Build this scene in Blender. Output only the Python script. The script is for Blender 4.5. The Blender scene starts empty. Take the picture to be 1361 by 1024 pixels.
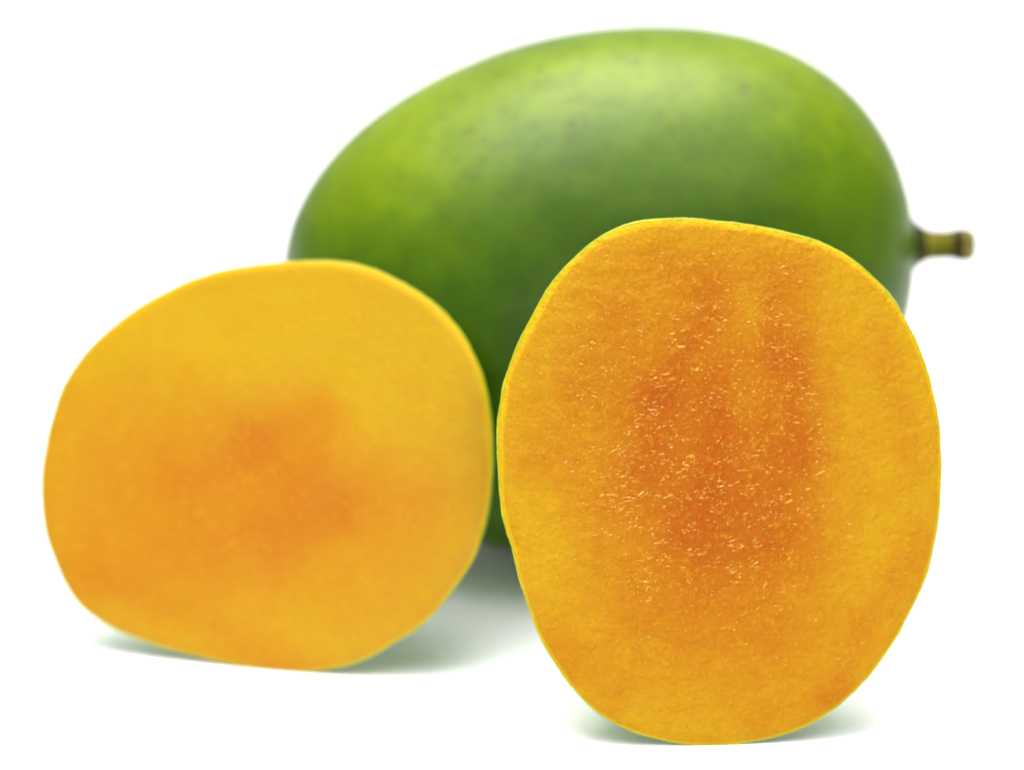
import bpy, bmesh, math, random
import numpy as np
from mathutils import Vector, noise, Matrix
from mathutils.bvhtree import BVHTree

R = math.radians
C = bpy.context.scene
rng = random.Random(7)

# ------------------------------------------------------------------ camera
PITCH, CAM_H, LENS = R(20.0), 0.257, 100.0
FPX = 1361 * LENS / 36.0
cam_d = bpy.data.cameras.new('camera')
cam_d.lens = LENS
cam_d.sensor_width = 36.0
cam_d.clip_start, cam_d.clip_end = 0.01, 60
cam_d.dof.use_dof = True
cam_d.dof.focus_distance = 0.547
cam_d.dof.aperture_fstop = 5.2
cam = bpy.data.objects.new('camera', cam_d)
cam.location = (0, 0, CAM_H)
cam.rotation_euler = (R(90) - PITCH, 0, 0)
C.collection.objects.link(cam)
C.camera = cam

# ------------------------------------------------------------------ studio light
w = bpy.data.worlds.new('World')
C.world = w
w.use_nodes = True
bg = w.node_tree.nodes['Background']
bg.inputs[0].default_value = (1, 1, 1, 1)
bg.inputs[1].default_value = 0.12


def area_lamp(name, loc, target, sx, sy, power, col=(1, 1, 1)):
    d = bpy.data.lights.new(name, 'AREA')
    d.shape = 'RECTANGLE'
    d.size, d.size_y = sx, sy
    d.energy = power
    d.color = col
    o = bpy.data.objects.new(name, d)
    o.location = loc
    o.rotation_euler = (Vector(target) - Vector(loc)).to_track_quat('-Z', 'Y').to_euler()
    C.collection.objects.link(o)
    return o


area_lamp('overhead_softbox', (-0.06, 0.66, 0.72), (-0.03, 0.63, 0), 0.62, 0.44, 7.5)
area_lamp('front_fill', (0.08, -0.55, 0.33), (0.0, 0.53, 0.05), 0.6, 0.4, 8.0)  # added low fill lamp that brightens the cut faces
area_lamp('ceiling_fill', (0.0, 0.70, 1.70), (0.0, 0.70, 0), 2.6, 2.6, 58.0)  # added broad fill from above, whitens the sweep and lifts shadows

C.view_settings.view_transform = 'Standard'
C.view_settings.look = 'None'
C.view_settings.exposure = 0.0
C.view_settings.gamma = 1.0
C.cycles.use_denoising = True
C.cycles.max_bounces = 10
C.cycles.diffuse_bounces = 6


# ------------------------------------------------------------------ helpers
FWD = Vector((0, math.cos(PITCH), -math.sin(PITCH)))
UPV = Vector((0, math.sin(PITCH), math.cos(PITCH)))
RT = Vector((1, 0, 0))
EYE = Vector((0, 0, CAM_H))


def ray(px, py):
    return FWD + RT * ((px - 680.5) / FPX) - UPV * ((py - 512.0) / FPX)


def closed_spline(pts, n, half=4):
    """Catmull-Rom through a closed list of points, n samples evenly by angle index."""
    P = np.array(pts, float)
    c = P.mean(0)
    a = np.arctan2(-(P[:, 1] - c[1]), P[:, 0] - c[0])
    o = np.argsort(a)
    P, a = P[o], a[o]
    r = np.hypot(P[:, 0] - c[0], P[:, 1] - c[1])
    m = len(a)
    out = []
    for k in range(n):
        t = -math.pi + 2 * math.pi * k / n
        i = (np.searchsorted(a, t) - 1) % m
        i0, i1, i2, i3 = (i - 1) % m, i, (i + 1) % m, (i + 2) % m

        def unw(x, ref):
            while x - ref > math.pi: x -= 2 * math.pi
            while x - ref < -math.pi: x += 2 * math.pi
            return x
        A1 = unw(a[i1], t); A2 = unw(a[i2], t); A0 = unw(a[i0], A1); A3 = unw(a[i3], A2)
        s = (t - A1) / (A2 - A1)
        m1 = (r[i2] - r[i0]) / (A2 - A0) * (A2 - A1)
        m2 = (r[i3] - r[i1]) / (A3 - A1) * (A2 - A1)
        s2, s3 = s * s, s * s * s
        rr = (2*s3-3*s2+1)*r[i1] + (s3-2*s2+s)*m1 + (-2*s3+3*s2)*r[i2] + (s3-s2)*m2
        out.append(rr)
    out = np.array(out)
    ker = np.hanning(2 * half + 3)[1:-1]; ker /= ker.sum()
    out = np.convolve(np.r_[out[-half:], out, out[:half]], ker, 'valid')
    return c, out


def mesh_obj(name, verts, faces, mat, parent=None, smooth=True, attr=None):
    me = bpy.data.meshes.new(name)
    me.from_pydata([tuple(v) for v in verts], [], faces)
    me.update()
    if smooth:
        me.polygons.foreach_set('use_smooth', [True] * len(me.polygons))
    for an, vals in (attr or {}).items():
        A = me.attributes.new(an, 'FLOAT', 'POINT')
        A.data.foreach_set('value', np.asarray(vals, np.float32))
    me.materials.append(mat)
    o = bpy.data.objects.new(name, me)
    C.collection.objects.link(o)
    if parent:
        o.parent = parent
    return o


def thing(name, loc, label, cat, group=None):
    o = bpy.data.objects.new(name, None)
    o.empty_display_size = 0.01
    o.location = loc
    o['label'] = label
    o['category'] = cat
    if group:
        o['group'] = group
    C.collection.objects.link(o)
    return o


class NT:
    def __init__(s, name):
        s.m = bpy.data.materials.new(name)
        s.m.use_nodes = True
        s.t = s.m.node_tree
        s.b = s.t.nodes['Principled BSDF']

    def n(s, typ, inp=None, **kw):
        x = s.t.nodes.new(typ)
        for k, v in kw.items():
            setattr(x, k, v)
        for k, v in (inp or {}).items():
            if isinstance(v, bpy.types.NodeSocket):
                s.t.links.new(v, x.inputs[k])
            else:
                x.inputs[k].default_value = v
        return x

    def math(s, op, a, b=0.0, clamp=False):
        x = s.n('ShaderNodeMath', {0: a, 1: b}, operation=op)
        x.use_clamp = clamp
        return x.outputs[0]

    def ramp(s, fac, stops, interp='LINEAR'):
        x = s.n('ShaderNodeValToRGB', {0: fac})
        cr = x.color_ramp
        cr.interpolation = interp
        while len(cr.elements) < len(stops):
            cr.elements.new(0.5)
        for e, (p, c) in zip(cr.elements, stops):
            e.position = p
            e.color = (*c, 1)
        return x.outputs[0]

    def mix(s, fac, a, b, blend='MIX'):
        x = s.n('ShaderNodeMix', data_type='RGBA', blend_type=blend)
        for i, v in ((0, fac), (6, a), (7, b)):
            if isinstance(v, bpy.types.NodeSocket):
                s.t.links.new(v, x.inputs[i])
            else:
                x.inputs[i].default_value = (*v, 1) if isinstance(v, tuple) else v
        return x.outputs[2]

    def set(s, **kw):
        for k, v in kw.items():
            k = k.replace('_', ' ')
            if isinstance(v, bpy.types.NodeSocket):
                s.t.links.new(v, s.b.inputs[k])
            else:
                s.b.inputs[k].default_value = v


def fl(r, g, b, k=0.66):
    c = lin(r, g, b)
    return (c[0] * k, c[1] * k, c[2] * k * 0.35)


def lin(r, g, b):
    f = lambda c: ((c / 255 + 0.055) / 1.055) ** 2.4 if c > 10 else c / 255 / 12.92
    return (f(r), f(g), f(b))


# ------------------------------------------------------------------ materials
def mat_table():
    M = NT('white_acrylic_sheet')
    M.set(Base_Color=(0.90, 0.90, 0.90, 1), Roughness=0.55)
    M.b.inputs['Specular IOR Level'].default_value = 0.25
    return M.m


def mat_flesh(name, stops, bump, rough, fine, spec):
    M = NT(name)
    tc = M.n('ShaderNodeTexCoord').outputs['Object']
    rip = M.n('ShaderNodeAttribute', attribute_name='ripeness').outputs['Fac']
    edge = M.n('ShaderNodeAttribute', attribute_name='edge').outputs['Fac']
    n1 = M.n('ShaderNodeTexNoise', {'Vector': tc, 'Scale': 90.0, 'Detail': 5.0, 'Roughness': 0.6}).outputs['Fac']
    st = M.n('ShaderNodeMapping', {'Vector': tc, 'Scale': (1.0, 1.0, 2.6)}).outputs[0]
    n2 = M.n('ShaderNodeTexNoise', {'Vector': st, 'Scale': 420.0, 'Detail': 4.0, 'Roughness': 0.65}).outputs['Fac']
    f = M.math('ADD', rip, M.math('MULTIPLY', M.math('SUBTRACT', n1, 0.5), 0.34))
    n4 = M.n('ShaderNodeTexNoise', {'Vector': tc, 'Scale': 260.0, 'Detail': 3.0, 'Roughness': 0.5}).outputs['Fac']
    f = M.math('ADD', f, M.math('MULTIPLY', M.math('SUBTRACT', n4, 0.5), 0.22))
    f = M.math('ADD', f, M.math('MULTIPLY', M.math('SUBTRACT', n2, 0.5), 0.28 * fine), True)
    col = M.ramp(f, stops)
    n3 = M.n('ShaderNodeTexNoise', {'Vector': st, 'Scale': 900.0, 'Detail': 3.0}).outputs['Fac']
    pale = M.math('MULTIPLY', M.ramp(n3, [(0.56, (0, 0, 0)), (0.72, (1, 1, 1))]), 0.30 * fine)
    col = M.mix(pale, col, fl(250, 190, 60))
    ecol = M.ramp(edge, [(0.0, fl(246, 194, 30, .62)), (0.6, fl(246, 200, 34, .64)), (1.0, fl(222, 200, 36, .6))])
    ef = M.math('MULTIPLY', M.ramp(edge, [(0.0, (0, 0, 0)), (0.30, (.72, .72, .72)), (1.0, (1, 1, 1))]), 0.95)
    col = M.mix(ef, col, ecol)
    h = M.math('ADD', M.math('MULTIPLY', n2, 0.9), M.math('MULTIPLY', n3, 0.6))
    bp = M.n('ShaderNodeBump', {'Strength': bump, 'Distance': 0.0011, 'Height': h}).outputs[0]
    M.set(Base_Color=col, Roughness=rough, Normal=bp)
    M.b.inputs['Specular IOR Level'].default_value = spec
    M.b.inputs['Subsurface Weight'].default_value = 0.35
    M.b.inputs['Subsurface Radius'].default_value = (1.0, 0.45, 0.12)
    M.b.inputs['Subsurface Scale'].default_value = 0.0022
    return M.m


def mat_fibre():
    M = NT('pale_pulp_fibre')
    oi = M.n('ShaderNodeTexCoord').outputs['Object']
    n = M.n('ShaderNodeTexNoise', {'Vector': oi, 'Scale': 300.0}).outputs['Fac']
    col = M.ramp(n, [(0.3, fl(236, 150, 42, .66)), (0.7, fl(249, 184, 88, .74))])
    M.set(Base_Color=col, Roughness=0.09)
    M.b.inputs['Specular IOR Level'].default_value = 0.55
    M.b.inputs['Subsurface Weight'].default_value = 0.3
    M.b.inputs['Subsurface Radius'].default_value = (1.0, 0.5, 0.15)
    M.b.inputs['Subsurface Scale'].default_value = 0.0006
    return M.m


def mat_half_skin():
    M = NT('half_mango_skin')
    tc = M.n('ShaderNodeTexCoord').outputs['Object']
    n = M.n('ShaderNodeTexNoise', {'Vector': tc, 'Scale': 60.0, 'Detail': 4.0}).outputs['Fac']
    col = M.ramp(n, [(0.3, fl(96, 160, 24, .8)), (0.7, fl(136, 190, 34, .8))])
    M.set(Base_Color=col, Roughness=0.4)
    M.b.inputs['Subsurface Weight'].default_value = 0.15
    M.b.inputs['Subsurface Radius'].default_value = (0.5, 0.8, 0.15)
    M.b.inputs['Subsurface Scale'].default_value = 0.001
    return M.m


def mat_cut_skin():
    M = NT('cut_skin_edge')
    tc = M.n('ShaderNodeTexCoord').outputs['Object']
    n = M.n('ShaderNodeTexNoise', {'Vector': tc, 'Scale': 220.0, 'Detail': 3.0}).outputs['Fac']
    col = M.ramp(n, [(0.3, fl(166, 182, 40, .7)), (0.7, fl(214, 206, 46, .72))])
    M.set(Base_Color=col, Roughness=0.4)
    return M.m


def mat_mango():
    M = NT('green_mango_skin')
    tc = M.n('ShaderNodeTexCoord').outputs['Object']
    big = M.n('ShaderNodeTexNoise', {'Vector': tc, 'Scale': 17.0, 'Detail': 3.0, 'Roughness': 0.55}).outputs['Fac']
    mid = M.n('ShaderNodeTexNoise', {'Vector': tc, 'Scale': 120.0, 'Detail': 5.0, 'Roughness': 0.6}).outputs['Fac']
    blush_and_light = M.n('ShaderNodeAttribute', attribute_name='blush_and_light').outputs['Fac']
    f = M.math('ADD', blush_and_light, M.math('MULTIPLY', M.math('SUBTRACT', big, 0.5), 0.7))
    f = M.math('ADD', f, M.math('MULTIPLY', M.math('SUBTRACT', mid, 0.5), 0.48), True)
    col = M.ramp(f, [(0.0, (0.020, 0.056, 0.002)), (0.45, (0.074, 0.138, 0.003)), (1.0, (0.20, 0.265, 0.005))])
    # lenticels: small olive-brown dots with a soft halo
    spots = M.n('ShaderNodeAttribute', attribute_name='lenticel').outputs['Fac']
    col = M.mix(spots, col, (0.062, 0.064, 0.005))
    bp = M.n('ShaderNodeBump', {'Strength': 0.12, 'Distance': 0.0006, 'Height': mid}).outputs[0]
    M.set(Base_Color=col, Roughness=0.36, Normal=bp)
    M.b.inputs['Specular IOR Level'].default_value = 0.19
    M.b.inputs['Subsurface Weight'].default_value = 0.12
    M.b.inputs['Subsurface Radius'].default_value = (0.6, 0.9, 0.1)
    M.b.inputs['Subsurface Scale'].default_value = 0.002
    return M.m


def mat_simple(name, a, b, scale, rough):
    M = NT(name)
    tc = M.n('ShaderNodeTexCoord').outputs['Object']
    st = M.n('ShaderNodeMapping', {'Vector': tc, 'Scale': (0.35, 1, 1)}).outputs[0]
    n = M.n('ShaderNodeTexNoise', {'Vector': st, 'Scale': scale, 'Detail': 4.0}).outputs['Fac']
    bp = M.n('ShaderNodeBump', {'Strength': 0.4, 'Distance': 0.0008, 'Height': n}).outputs[0]
    M.set(Base_Color=M.ramp(n, [(0.35, a), (0.68, b)]), Roughness=rough, Normal=bp)
    M.b.inputs['Specular IOR Level'].default_value = 0.12
    return M.m


# ------------------------------------------------------------------ the white sweep they stand on
tv, tf = [], []
prof = [(-1.6, 0.0)] + [(y, 0.0) for y in (-0.6, 0.0, 0.4, 0.8, 1.2, 1.8)]
for k in range(1, 17):
    a = R(90) * k / 16
    prof.append((1.8 + 0.9 * math.sin(a), 0.9 * (1 - math.cos(a))))
prof.append((2.7, 2.2))
for y, z in prof:
    tv += [(-2.4, y, z), (2.4, y, z)]
for i in range(len(prof) - 1):
    tf.append((2 * i, 2 * i + 1, 2 * i + 3, 2 * i + 2))
table = mesh_obj('table_surface', tv, tf, mat_table())
table['kind'] = 'structure'


# ------------------------------------------------------------------ mango halves
def soft(x):
    return math.exp(-x * x)


def capsule(px, py, x0, y0, x1, y1, r):
    dx, dy = x1 - x0, y1 - y0
    L = dx * dx + dy * dy
    t = 0 if L == 0 else max(0, min(1, ((px - x0) * dx + (py - y0) * dy) / L))
    return soft(math.hypot(px - x0 - t * dx, py - y0 - t * dy) / r)


def make_half(outline, yaw, lean, H, th0, label, ripe, flesh_mat, skin_mat, cut_mat, fibre_mat, fibre_n, seed, group, rough=1.0, lit=110, shear=0.0, blur=4, rim=1.0):
    NS, NR = 520, 140
    c, rad = closed_spline(outline, NS, blur)
    rad = rad * 1.005
    ang = [-math.pi + 2 * math.pi * k / NS for k in range(NS)]
    n = Vector((math.sin(yaw) * math.cos(lean), -math.cos(yaw) * math.cos(lean), math.sin(lean)))
    ex = Vector((0, 0, 1)).cross(n).normalized()
    ey = n.cross(ex).normalized()

    def place(s):
        p0 = EYE + ray(*c) * s
        o2 = []
        for a, r in zip(ang, rad):
            d = ray(c[0] + r * math.cos(a), c[1] - r * math.sin(a))
            q = EYE + d * ((p0 - EYE).dot(n) / d.dot(n)) - p0
            o2.append((q.dot(ex), q.dot(ey)))
        lo = 1e9
        for k in range(0, 91, 3):
            t = th0 + (math.pi / 2 - th0) * k / 90
            sc = math.cos(t) / math.cos(th0)
            dp = H * (math.sin(t) - math.sin(th0)) / (1 - math.sin(th0))
            for x, y in o2[::4]:
                lo = min(lo, (p0 + ex * (x * sc + shear * dp) + ey * y * sc - n * dp).z)
        return p0, o2, lo
    a, b = 0.40, 0.75
    for _ in range(40):
        m = (a + b) / 2
        if place(m)[2] > 0: a = m
        else: b = m
    p0, o2, lo = place(m)
    print('half', p0, 'depth', m, 'low', lo, 'n', tuple(n))
    root = thing('mango_half', (p0.x, p0.y, 0), label, 'mango half', group)
    base = Vector((p0.x, p0.y, 0))
    Mx = Matrix((ex, ey, n)).transposed().to_4x4()
    Mx.translation = p0 - base
    # local frame of every part: x right on the cut, y up the cut, z out of the cut
    oo = [Vector((x, y)) for x, y in o2]
    SK = 0.00032
    TH = 0.0002
    # flesh: cut face with soft rim, then the buried dome
    V, F, rip, edge = [(0, 0, 0)], [], [], []
    sc_px = FPX / m
    rr = [0.0]
    fr = [1 - (1 - k / NR) ** 1.35 for k in range(1, NR + 1)]
    for f in fr:
        for j, q in enumerate(oo):
            L = q.length
            d = (L - SK) * f
            V.append((q.x / L * d, q.y / L * d, 0.0))
    W = []
    sv = Vector((seed * 3.1, seed * 1.7, 0))
    px_of = lambda x, y: (c[0] + x * sc_px, c[1] - y * sc_px)
    for i, v in enumerate(V):
        x, y = v[0], v[1]
        f = 0 if i == 0 else fr[(i - 1) // NS]
        j = 0 if i == 0 else (i - 1) % NS
        dist = (oo[j].length - SK) * (1 - f)
        z = 0.00045 * noise.noise(Vector((x, y, 0)) * 55 + sv)
        bmp = rough * (0.8 + 1.1 * soft(math.hypot((px_of(x, y)[0] - 770) / 170, (px_of(x, y)[1] - 480) / 210)))
        z += 0.00014 * bmp * noise.noise(Vector((x, y * 1.8, 0)) * 260 + sv)
        z += 0.00007 * bmp * noise.noise(Vector((x, y * 2.0, 0)) * 900 + sv)
        z *= min(1, dist / 0.004)
        if dist < 0.0028:
            z -= 0.00050 * (1 - dist / 0.0028) ** 2.2
        W.append((x, y, z))
        wx = 22 * noise.noise(Vector((x, y, 3)) * 60 + sv) + 9 * noise.noise(Vector((x, y, 5)) * 200 + sv)
        wy = 22 * noise.noise(Vector((x, y, 7)) * 60 + sv)
        P = px_of(x, y)
        rip.append(ripe(P[0] + wx, P[1] + wy, dist * 1000))
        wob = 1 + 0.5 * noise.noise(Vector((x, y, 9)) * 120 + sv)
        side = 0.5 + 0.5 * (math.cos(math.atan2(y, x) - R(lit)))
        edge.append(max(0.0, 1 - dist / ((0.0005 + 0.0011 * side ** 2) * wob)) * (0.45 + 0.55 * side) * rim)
    for j in range(NS):
        F.append((0, 1 + j, 1 + (j + 1) % NS))
    for i in range(NR - 1):
        for j in range(NS):
            a0, b0 = 1 + i * NS + j, 1 + i * NS + (j + 1) % NS
            F.append((a0, a0 + NS, b0 + NS, b0))
    last = 1 + (NR - 1) * NS
    ND = 22

    def dome(k, off):
        t = th0 + (math.pi / 2 - th0) * k / ND
        return math.cos(t) / math.cos(th0), H * (math.sin(t) - math.sin(th0)) / (1 - math.sin(th0))
    prev = last
    for k in range(1, ND):
        s, dp = dome(k, 0)
        st = len(W)
        for q in oo:
            L = q.length
            W.append((q.x / L * (L - SK) * s + shear * dp, q.y / L * (L - SK) * s, -dp * (H - SK * 2) / H))
            rip.append(0.2); edge.append(1.0)
        for j in range(NS):
            F.append((prev + j, st + j, st + (j + 1) % NS, prev + (j + 1) % NS))
        prev = st
    W.append((shear * H, 0, -(H - SK * 2))); rip.append(0.2); edge.append(1.0)
    for j in range(NS):
        F.append((prev + j, len(W) - 1, prev + (j + 1) % NS))
    flesh = mesh_obj('flesh', W, F, flesh_mat, root, True, {'ripeness': rip, 'edge': edge})
    flesh.matrix_local = Mx
    # skin: thin shell, its cut lip showing as a narrow line round the flesh
    V, F = [], []
    rings = []
    rnd = [0.00018 * noise.noise(Vector((math.cos(a) * 9, math.sin(a) * 9, seed))) + 0.00009 * noise.noise(Vector((math.cos(a) * 40, math.sin(a) * 40, seed))) for a in ang]

    def ring(fn):
        st = len(V)
        for j, q in enumerate(oo):
            V.append(fn(q, q.length, j))
        rings.append(st)
    ring(lambda q, L, j: (q.x / L * (L - SK * 0.98), q.y / L * (L - SK * 0.98), -0.0014))
    ring(lambda q, L, j: (q.x / L * (L - SK * 0.98), q.y / L * (L - SK * 0.98), -0.00056 + rnd[j] * .5))
    ring(lambda q, L, j: (q.x / L * (L - SK * 0.45 + rnd[j]), q.y / L * (L - SK * 0.45 + rnd[j]), -0.00056 + rnd[j] * .5))
    ring(lambda q, L, j: (q.x / L * (L + rnd[j]), q.y / L * (L + rnd[j]), -0.00085))
    nlip = len(rings)
    for k in range(0, ND * 2):
        t = th0 + (math.pi / 2 - th0) * (k + 0.4) / (ND * 2)
        s, dp = math.cos(t) / math.cos(th0), H * (math.sin(t) - math.sin(th0)) / (1 - math.sin(th0))
        if dp < 0.0010: continue
        ring(lambda q, L, j: (q.x * s + shear * dp, q.y * s, -dp))
    for a0, b0 in zip(rings[:-1], rings[1:]):
        for j in range(NS):
            F.append((a0 + j, b0 + j, b0 + (j + 1) % NS, a0 + (j + 1) % NS))
    V.append((shear * H, 0, -H))
    for j in range(NS):
        F.append((rings[-1] + j, len(V) - 1, rings[-1] + (j + 1) % NS))
    skin = mesh_obj('skin', V, F, skin_mat, root)
    skin.data.materials.append(cut_mat)
    for p in skin.data.polygons[:NS * 3]:
        p.material_index = 1
    skin.matrix_local = Mx
    # torn pulp fibres and juice beads standing on the cut
    if fibre_n:
        rg = random.Random(seed)
        V, F = [], []
        hits = 0
        tries = 0
        while hits < fibre_n and tries < fibre_n * 60:
            tries += 1
            j = rg.randrange(NS); f = math.sqrt(rg.random()) * 0.965
            x, y = oo[j].x * f, oo[j].y * f
            P = px_of(x, y)
            rv = ripe(P[0], P[1], oo[j].length * (1 - f) * 1000)
            clump = 0.5 + 0.9 * noise.noise(Vector((x, y * 2.2, 2)) * 170 + sv) + 0.5 * noise.noise(Vector((x, y * 2.2, 4)) * 420 + sv)
            pr = (0.035 + max(0, min(rv, 0.55) - 0.2) * 1.5) * max(0.02, clump)
            if P[1] > 800: pr *= 0.35
            pr += 0.13 * max(0.1, clump) * soft(math.hypot((P[0] - 780) / 110, (P[1] - 430) / 130))
            if rg.random() > pr: continue
            hits += 1
            big = rg.random()
            ln = (0.00020 + 0.00050 * rg.random() + (0.0009 * rg.random() if big > 0.88 else 0)) * (0.75 if rv < 0.4 else 1)
            th = (0.00007 + 0.00010 * rg.random() ** 1.5) * (1.35 if big > 0.93 else 1)
            if rg.random() < 0.76: ln = th * rg.uniform(0.9, 1.6)
            da = R(rg.gauss(12 if P[1] > 560 else 0, 13))
            bend = rg.gauss(0, 0.10)
            zc = 0.00045 * noise.noise(Vector((x, y, 0)) * 55 + sv) + 0.00014 * rough * noise.noise(Vector((x, y * 1.8, 0)) * 260 + sv)
            zc *= min(1, oo[j].length * (1 - f) / 0.004)
            st = len(V)
            NP, NC = 5, 6
            for i in range(NP):
                u = i / (NP - 1) * 2 - 1
                a2 = da + bend * u
                cx_, cy_ = x + math.cos(a2) * ln * u, y + math.sin(a2) * ln * u
                rad_ = th * math.sqrt(max(0.02, 1 - u * u)) * (0.8 + 0.4 * rg.random())
                for q in range(NC):
                    b2 = 2 * math.pi * q / NC
                    V.append((cx_ - math.sin(a2) * rad_ * math.cos(b2), cy_ + math.cos(a2) * rad_ * math.cos(b2),
                              zc - th * 0.10 + rad_ * 0.75 * math.sin(b2)))
            for i in range(NP - 1):
                for q in range(NC):
                    a0 = st + i * NC + q; b0 = st + i * NC + (q + 1) % NC
                    F.append((a0, b0, b0 + NC, a0 + NC))
            F.append(tuple(st + q for q in reversed(range(NC))))
            F.append(tuple(st + (NP - 1) * NC + q for q in range(NC)))
        fo = mesh_obj('pulp_fibres', V, F, fibre_mat, root)
        fo['kind'] = 'stuff'
        fo.matrix_local = Mx
    return root, flesh, skin


OUT_R = [(854, 294), (884, 291.5), (915, 291), (960, 295), (1000, 300), (1050, 311), (1103, 327), (1145, 355), (1180, 389),
         (1206, 429), (1227, 476), (1245, 540), (1251, 600), (1250.5, 650), (1246, 703), (1239, 738), (1228.5, 773.5),
         (1209.5, 815), (1184.5, 859), (1155, 900), (1123, 932), (1085, 958.5), (1049, 975), (999, 986.5), (958, 991.5),
         (920, 990.5), (887, 986), (842.5, 973.6), (798, 950), (769.7, 924.6), (741, 886.6), (719, 848.7), (703, 807.6),
         (690.6, 769.6), (682, 732), (672.8, 704), (667, 675), (664, 640), (662, 600), (662, 565), (665, 540), (671.7, 505.4),
         (685, 468), (711.4, 414), (735, 374.5), (772, 336), (798.7, 315), (825, 302.5)]
OUT_L = [(400, 348), (331, 353), (276, 364), (238, 379), (205, 395.6), (161, 424), (120, 461), (90, 500), (68, 557),
         (57, 609), (53.5, 658), (62, 717), (77, 758), (97, 796), (127, 822), (176.5, 847), (235, 866), (288, 879),
         (346, 890), (400, 893), (444, 889), (488, 874), (529, 851), (570, 822), (599, 786), (625.5, 748), (640, 710),
         (649, 669), (652, 635), (653, 600), (651.6, 570), (649, 541.6), (641, 504), (627, 468.7), (603, 431), (575, 403),
         (544.6, 381.7), (509, 364), (474, 351.5), (435, 347)]


def ripe_r(x, y, d):
    c = capsule
    v = 0.0
    v += 0.66 * soft(math.hypot((x - 955 - 0.10 * (y - 620)) / 172, (y - 620) / 255))
    v += 0.24 * c(x, y, 1040, 395, 1050, 450, 44)
    v += 0.24 * c(x, y, 1052, 470, 1072, 600, 34)
    v += 0.10 * c(x, y, 1050, 590, 1040, 720, 60)
    v += 0.28 * c(x, y, 952, 388, 885, 520, 27)
    v += 0.20 * c(x, y, 870, 540, 850, 650, 40)
    v += 0.22 * c(x, y, 985, 470, 915, 720, 30)
    v += 0.14 * c(x, y, 900, 735, 1010, 730, 56)
    v -= 0.16 * c(x, y, 1002, 400, 985, 560, 22)
    v += 0.12 * c(x, y, 860, 820, 1000, 860, 70)
    v += 0.12 * c(x, y, 880, 355, 1080, 350, 32)
    v += 0.16 * c(x, y, 810, 420, 720, 600, 42)
    v += 0.18 * c(x, y, 750, 860, 800, 920, 44)
    v += 0.10 * c(x, y, 800, 660, 800, 760, 44)
    v += 0.22 * c(x, y, 1225, 720, 1110, 920, 30)
    v += 0.14 * c(x, y, 1180, 470, 1210, 620, 30)
    v += 0.12 * c(x, y, 1000, 960, 1100, 930, 26)
    v -= 0.10 * c(x, y, 1135, 560, 1150, 780, 50)
    v -= 0.06 * c(x, y, 700, 700, 760, 780, 50)
    return max(0.0, min(1.0, v))


def ripe_l(x, y, d):
    c = capsule
    v = 0.02 + 0.11 / (1 + math.exp(-(y - 560 - 0.15 * (x - 330)) / 40))
    v += 0.40 * soft(math.hypot((x - 335) / 235, (y - 640) / 125))
    v += 0.20 * c(x, y, 225, 645, 330, 595, 36)
    v += 0.20 * c(x, y, 330, 595, 425, 545, 34)
    v += 0.18 * c(x, y, 390, 650, 430, 610, 34)
    v += 0.24 * c(x, y, 375, 715, 455, 670, 32)
    v += 0.12 * c(x, y, 455, 670, 560, 650, 32)
    v += 0.24 * c(x, y, 120, 770, 330, 740, 60)
    v += 0.16 * c(x, y, 110, 790, 400, 880, 26)
    v += 0.05 * c(x, y, 100, 700, 130, 600, 60)
    v += 0.05 * c(x, y, 480, 790, 600, 650, 50)
    v -= 0.10 * c(x, y, 200, 450, 480, 420, 80)
    v -= 0.06 * c(x, y, 500, 520, 560, 560, 50)
    return max(0.0, min(1.0, v))


skin_m, cut_m, fib_m = mat_half_skin(), mat_cut_skin(), mat_fibre()
flesh_r = mat_flesh('ripe_orange_flesh', [(0.0, fl(236, 180, 34, .555)), (0.35, fl(230, 150, 26, .53)), (0.7, fl(224, 122, 20, .51)), (1.0, fl(216, 104, 16, .51))],
                    1.0, 0.40, 1.0, 0.09)
flesh_l = mat_flesh('golden_yellow_flesh', [(0.0, fl(239, 188, 40, .515)), (0.35, fl(235, 163, 32, .515)), (0.7, fl(231, 143, 28, .515)), (1.0, fl(228, 128, 22, .515))],
                    0.35, 0.45, 0.85, 0.16)
GROUP = 'cut mango halves'
right_half = make_half(OUT_R, R(3), R(19), 0.024, R(32),
                       'cut mango half standing upright in sharp focus, deep orange centre flecked with pale glints',
                       ripe_r, flesh_r, skin_m, cut_m, fib_m, 2600, 3, GROUP)
left_half = make_half(OUT_L, R(-11), R(20), 0.0205, R(21),
                      'rounder, smoother golden yellow cut mango half at the left, without pale flecks',
                      ripe_l, flesh_l, skin_m, cut_m, fib_m, 0, 5, GROUP, 0.25, 55, 0.58, 10, 0.6)

# ------------------------------------------------------------------ the whole mango
OUT_M = [(378, 350), (384, 312), (397, 275), (425, 228), (462, 186), (512, 146), (572, 109), (642, 77), (720, 53), (800, 40),
         (870, 36.5), (940, 40.5), (1000, 52), (1060, 76), (1110, 108), (1150, 148), (1180, 192), (1199, 237), (1210, 282),
         (1214, 325), (1212, 370), (1204, 425), (1180, 503), (1138, 578), (1075, 647), (990, 701), (890, 733), (790, 743),
         (690, 734), (600, 705), (520, 658), (452, 587), (408, 508), (385, 427)]


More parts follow.
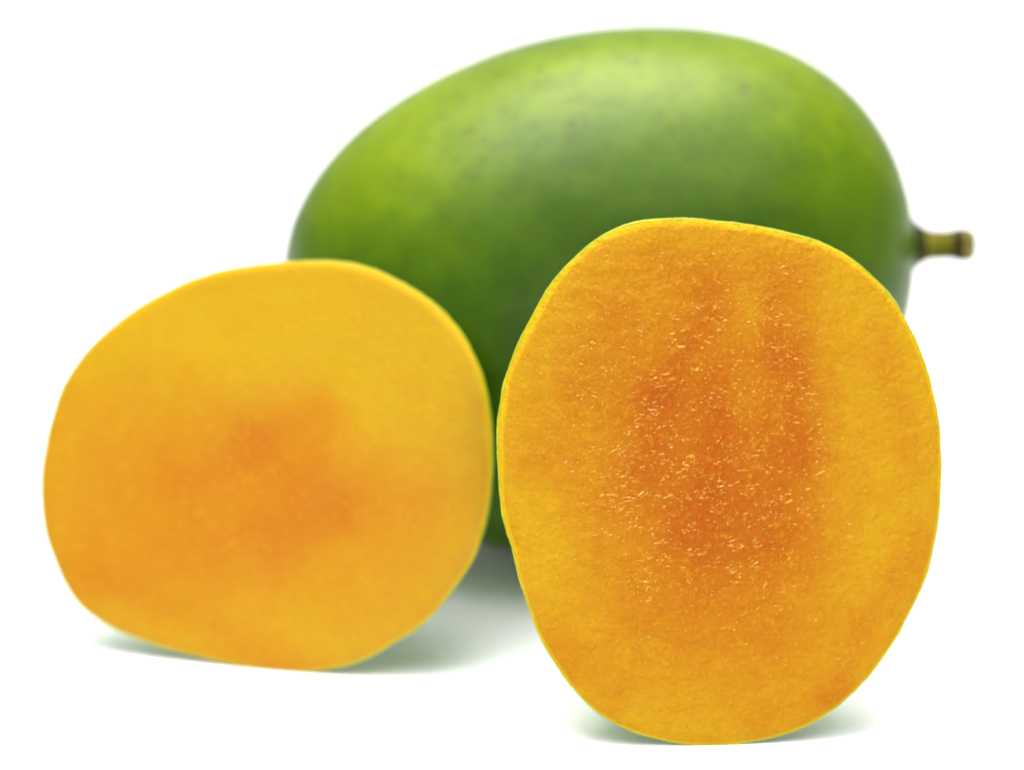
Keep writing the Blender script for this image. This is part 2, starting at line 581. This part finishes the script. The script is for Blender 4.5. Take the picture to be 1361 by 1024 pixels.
def make_mango():
    NT_, NP = 300, 440
    N = 720
    c, rad = closed_spline(OUT_M, N)
    # rad index k: angle -pi + 2 pi k/N, measured up
    up = lambda th: np.interp((th + math.pi) / (2 * math.pi) * N, np.arange(N + 1), np.r_[rad, rad[0]])
    U = [float(up(math.pi * i / NT_)) for i in range(NT_ + 1)]
    D = [float(up(-math.pi * i / NT_)) for i in range(NT_ + 1)]

    def pts(s, nt=NT_, npn=NP):
        p0 = EYE + ray(*c) * s
        k = s / FPX * 1.002
        V = []
        for i in range(0, NT_ + 1, NT_ // nt):
            th = math.pi * i / NT_
            for j in range(npn):
                ph = 2 * math.pi * j / npn
                wgt = (1 - math.cos(ph)) / 2
                r = (U[i] * (1 - wgt) + D[i] * wgt) * k
                V.append(p0 + RT * (r * math.cos(th)) + UPV * (r * math.sin(th) * math.cos(ph))
                         + FWD * (0.755 * r * math.sin(th) * math.sin(ph)))
        return p0, V
    a, b = 0.45, 0.9
    for _ in range(30):
        m = (a + b) / 2
        p0, V = pts(m, 60, 60)
        if min(v.z for v in V) > 0: a = m
        else: b = m
    p0, V = pts(m)
    print('mango', p0, 'depth', m)
    base = Vector((p0.x, p0.y, 0))
    root = thing('whole_mango', base, 'whole green mango with a short brown stem, lying behind the two cut halves', 'mango')
    k = m / FPX
    L, blush_and_light = [], []
    for v in V:
        q = v - base
        d = (v - p0).normalized()
        q += d * (0.00035 * noise.noise(q * 40) + 0.00006 * noise.noise(q * 160))
        L.append(q)
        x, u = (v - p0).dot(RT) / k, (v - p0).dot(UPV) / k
        bl = 0.22 + 0.27 * soft(math.hypot((x - 170) / 330, (u - 310) / 190)) + 0.42 * soft(math.hypot((x + 290) / 170, (u - 140) / 130))  # dark base paints in the lower shade; upper patches mix blush and light
        bl += 0.34 * soft(math.hypot((x - 0) / 210, (u - 225) / 65))  # yellower band painted in to strengthen the overhead highlight
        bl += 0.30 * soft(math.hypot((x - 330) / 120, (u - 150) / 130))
        blush_and_light.append(max(0, min(1, bl)))
    F = []
    for i in range(NT_):
        for j in range(NP):
            a0, b0 = i * NP + j, i * NP + (j + 1) % NP
            F.append((a0, a0 + NP, b0 + NP, b0))
    # lenticels, denser on the upper left flank
    rg = random.Random(11)
    VA = np.array([tuple(v) for v in L])
    lent = np.zeros(len(VA))
    front = [i for i, v in enumerate(V) if (v - p0).dot(FWD) < 0.004]
    for _ in range(4500):
        i = rg.choice(front)
        if rg.random() > math.sin(math.pi * (i // NP) / NT_): continue
        q = V[i] - p0
        x, u = q.dot(RT) / k, q.dot(UPV) / k
        dens = 0.10 + soft(math.hypot((x + 110) / 210, (u - 165) / 95)) + 0.30 * soft(math.hypot((x - 150) / 190, (u - 150) / 110))
        if rg.random() > dens: continue
        d = np.linalg.norm(VA - VA[i], axis=1)
        rad_ = rg.uniform(0.00045, 0.00075) * (1.5 if rg.random() < 0.2 else 1)
        lent = np.maximum(lent, rg.uniform(0.2, 0.75) * np.exp(-(d / rad_) ** 2.4))
    o = mesh_obj('fruit_body', L, F, mat_mango(), root, True, {'blush_and_light': blush_and_light, 'lenticel': lent})
    bm = bmesh.new(); bm.from_mesh(o.data)
    bmesh.ops.remove_doubles(bm, verts=bm.verts, dist=1e-6)
    bm.to_mesh(o.data); bm.free()
    o.data.polygons.foreach_set('use_smooth', [True] * len(o.data.polygons))
    # stem: flared dark foot, olive shaft, knobbly end with a pale cut
    P = lambda px, py, fw=0.0: EYE + ray(px, py) * (m + fw) - base

    def tube(spec, name, mat, parent, cap):
        V, F = [], []
        n = 28
        axis = (P(1290, 325, -0.004) - P(1200, 326, 0)).normalized()
        e1 = axis.cross(Vector((0, 0, 1))).normalized(); e2 = axis.cross(e1)
        for px, py, fw, rp in spec:
            cc = P(px, py, fw)
            for j in range(n):
                t = 2 * math.pi * j / n
                rr = 1.07 * rp * k * (1 + 0.09 * noise.noise(Vector((math.cos(t) * 1.6, math.sin(t) * 1.6, px * 0.03))))
                V.append(cc + e1 * (rr * math.cos(t)) + e2 * (rr * math.sin(t)))
        for i in range(len(spec) - 1):
            for j in range(n):
                a0, b0 = i * n + j, i * n + (j + 1) % n
                F.append((a0, b0, b0 + n, a0 + n))
        if cap:
            F.append(tuple((len(spec) - 1) * n + j for j in range(n)))
        return mesh_obj(name, V, F, mat, parent)
    foot = mat_simple('dark_green_stem_foot', lin(30, 40, 10), lin(52, 58, 18), 200.0, 0.6)
    stem = tube([(1232, 326, -.0006, 19.4), (1238, 325.5, -.0008, 18.6), (1250, 325.5, -.0013, 17.8), (1262, 325, -.002, 17.8), (1271, 324.5, -.0024, 19)],
                'stem', mat_simple('olive_stem', lin(60, 66, 6), lin(108, 100, 14), 260.0, 0.6), root, False)
    tube([(1190, 326, .001, 56), (1202, 326, .0005, 46), (1210, 326, 0, 37), (1218, 326, 0, 29), (1226, 326, -.0004, 23), (1233, 326, -.0006, 20), (1236, 326, -.0007, 18)],
         'stem_foot', foot, stem, False)
    tube([(1270, 324.5, -.0024, 19), (1273, 324.5, -.0025, 20.6), (1280, 324.5, -.0028, 21), (1284, 324.5, -.003, 20)],
         'stem_ring', mat_simple('brown_stem_ring', lin(36, 24, 6), lin(62, 44, 14), 300.0, 0.7), stem, False)
    tube([(1283.5, 324.5, -.003, 20.2), (1289, 324.5, -.0032, 20.2), (1294, 325, -.0034, 18.4), (1297, 325, -.0035, 13), (1298, 325, -.0035, 6)],
         'stem_cut', mat_simple('pale_stem_cut', lin(90, 86, 36), lin(140, 130, 70), 300.0, 0.7), stem, True)
    return root, o


whole, body = make_mango()

# no fruit may pass through another
bpy.context.view_layer.update()


def tree(o):
    bm = bmesh.new(); bm.from_mesh(o.data); bm.transform(o.matrix_world)
    t = BVHTree.FromBMesh(bm); bm.free()
    return t


tb, tr, tl = tree(body), tree(right_half[2]), tree(left_half[2])
print('overlaps mango/right', len(tb.overlap(tr)), 'mango/left', len(tb.overlap(tl)), 'left/right', len(tl.overlap(tr)))
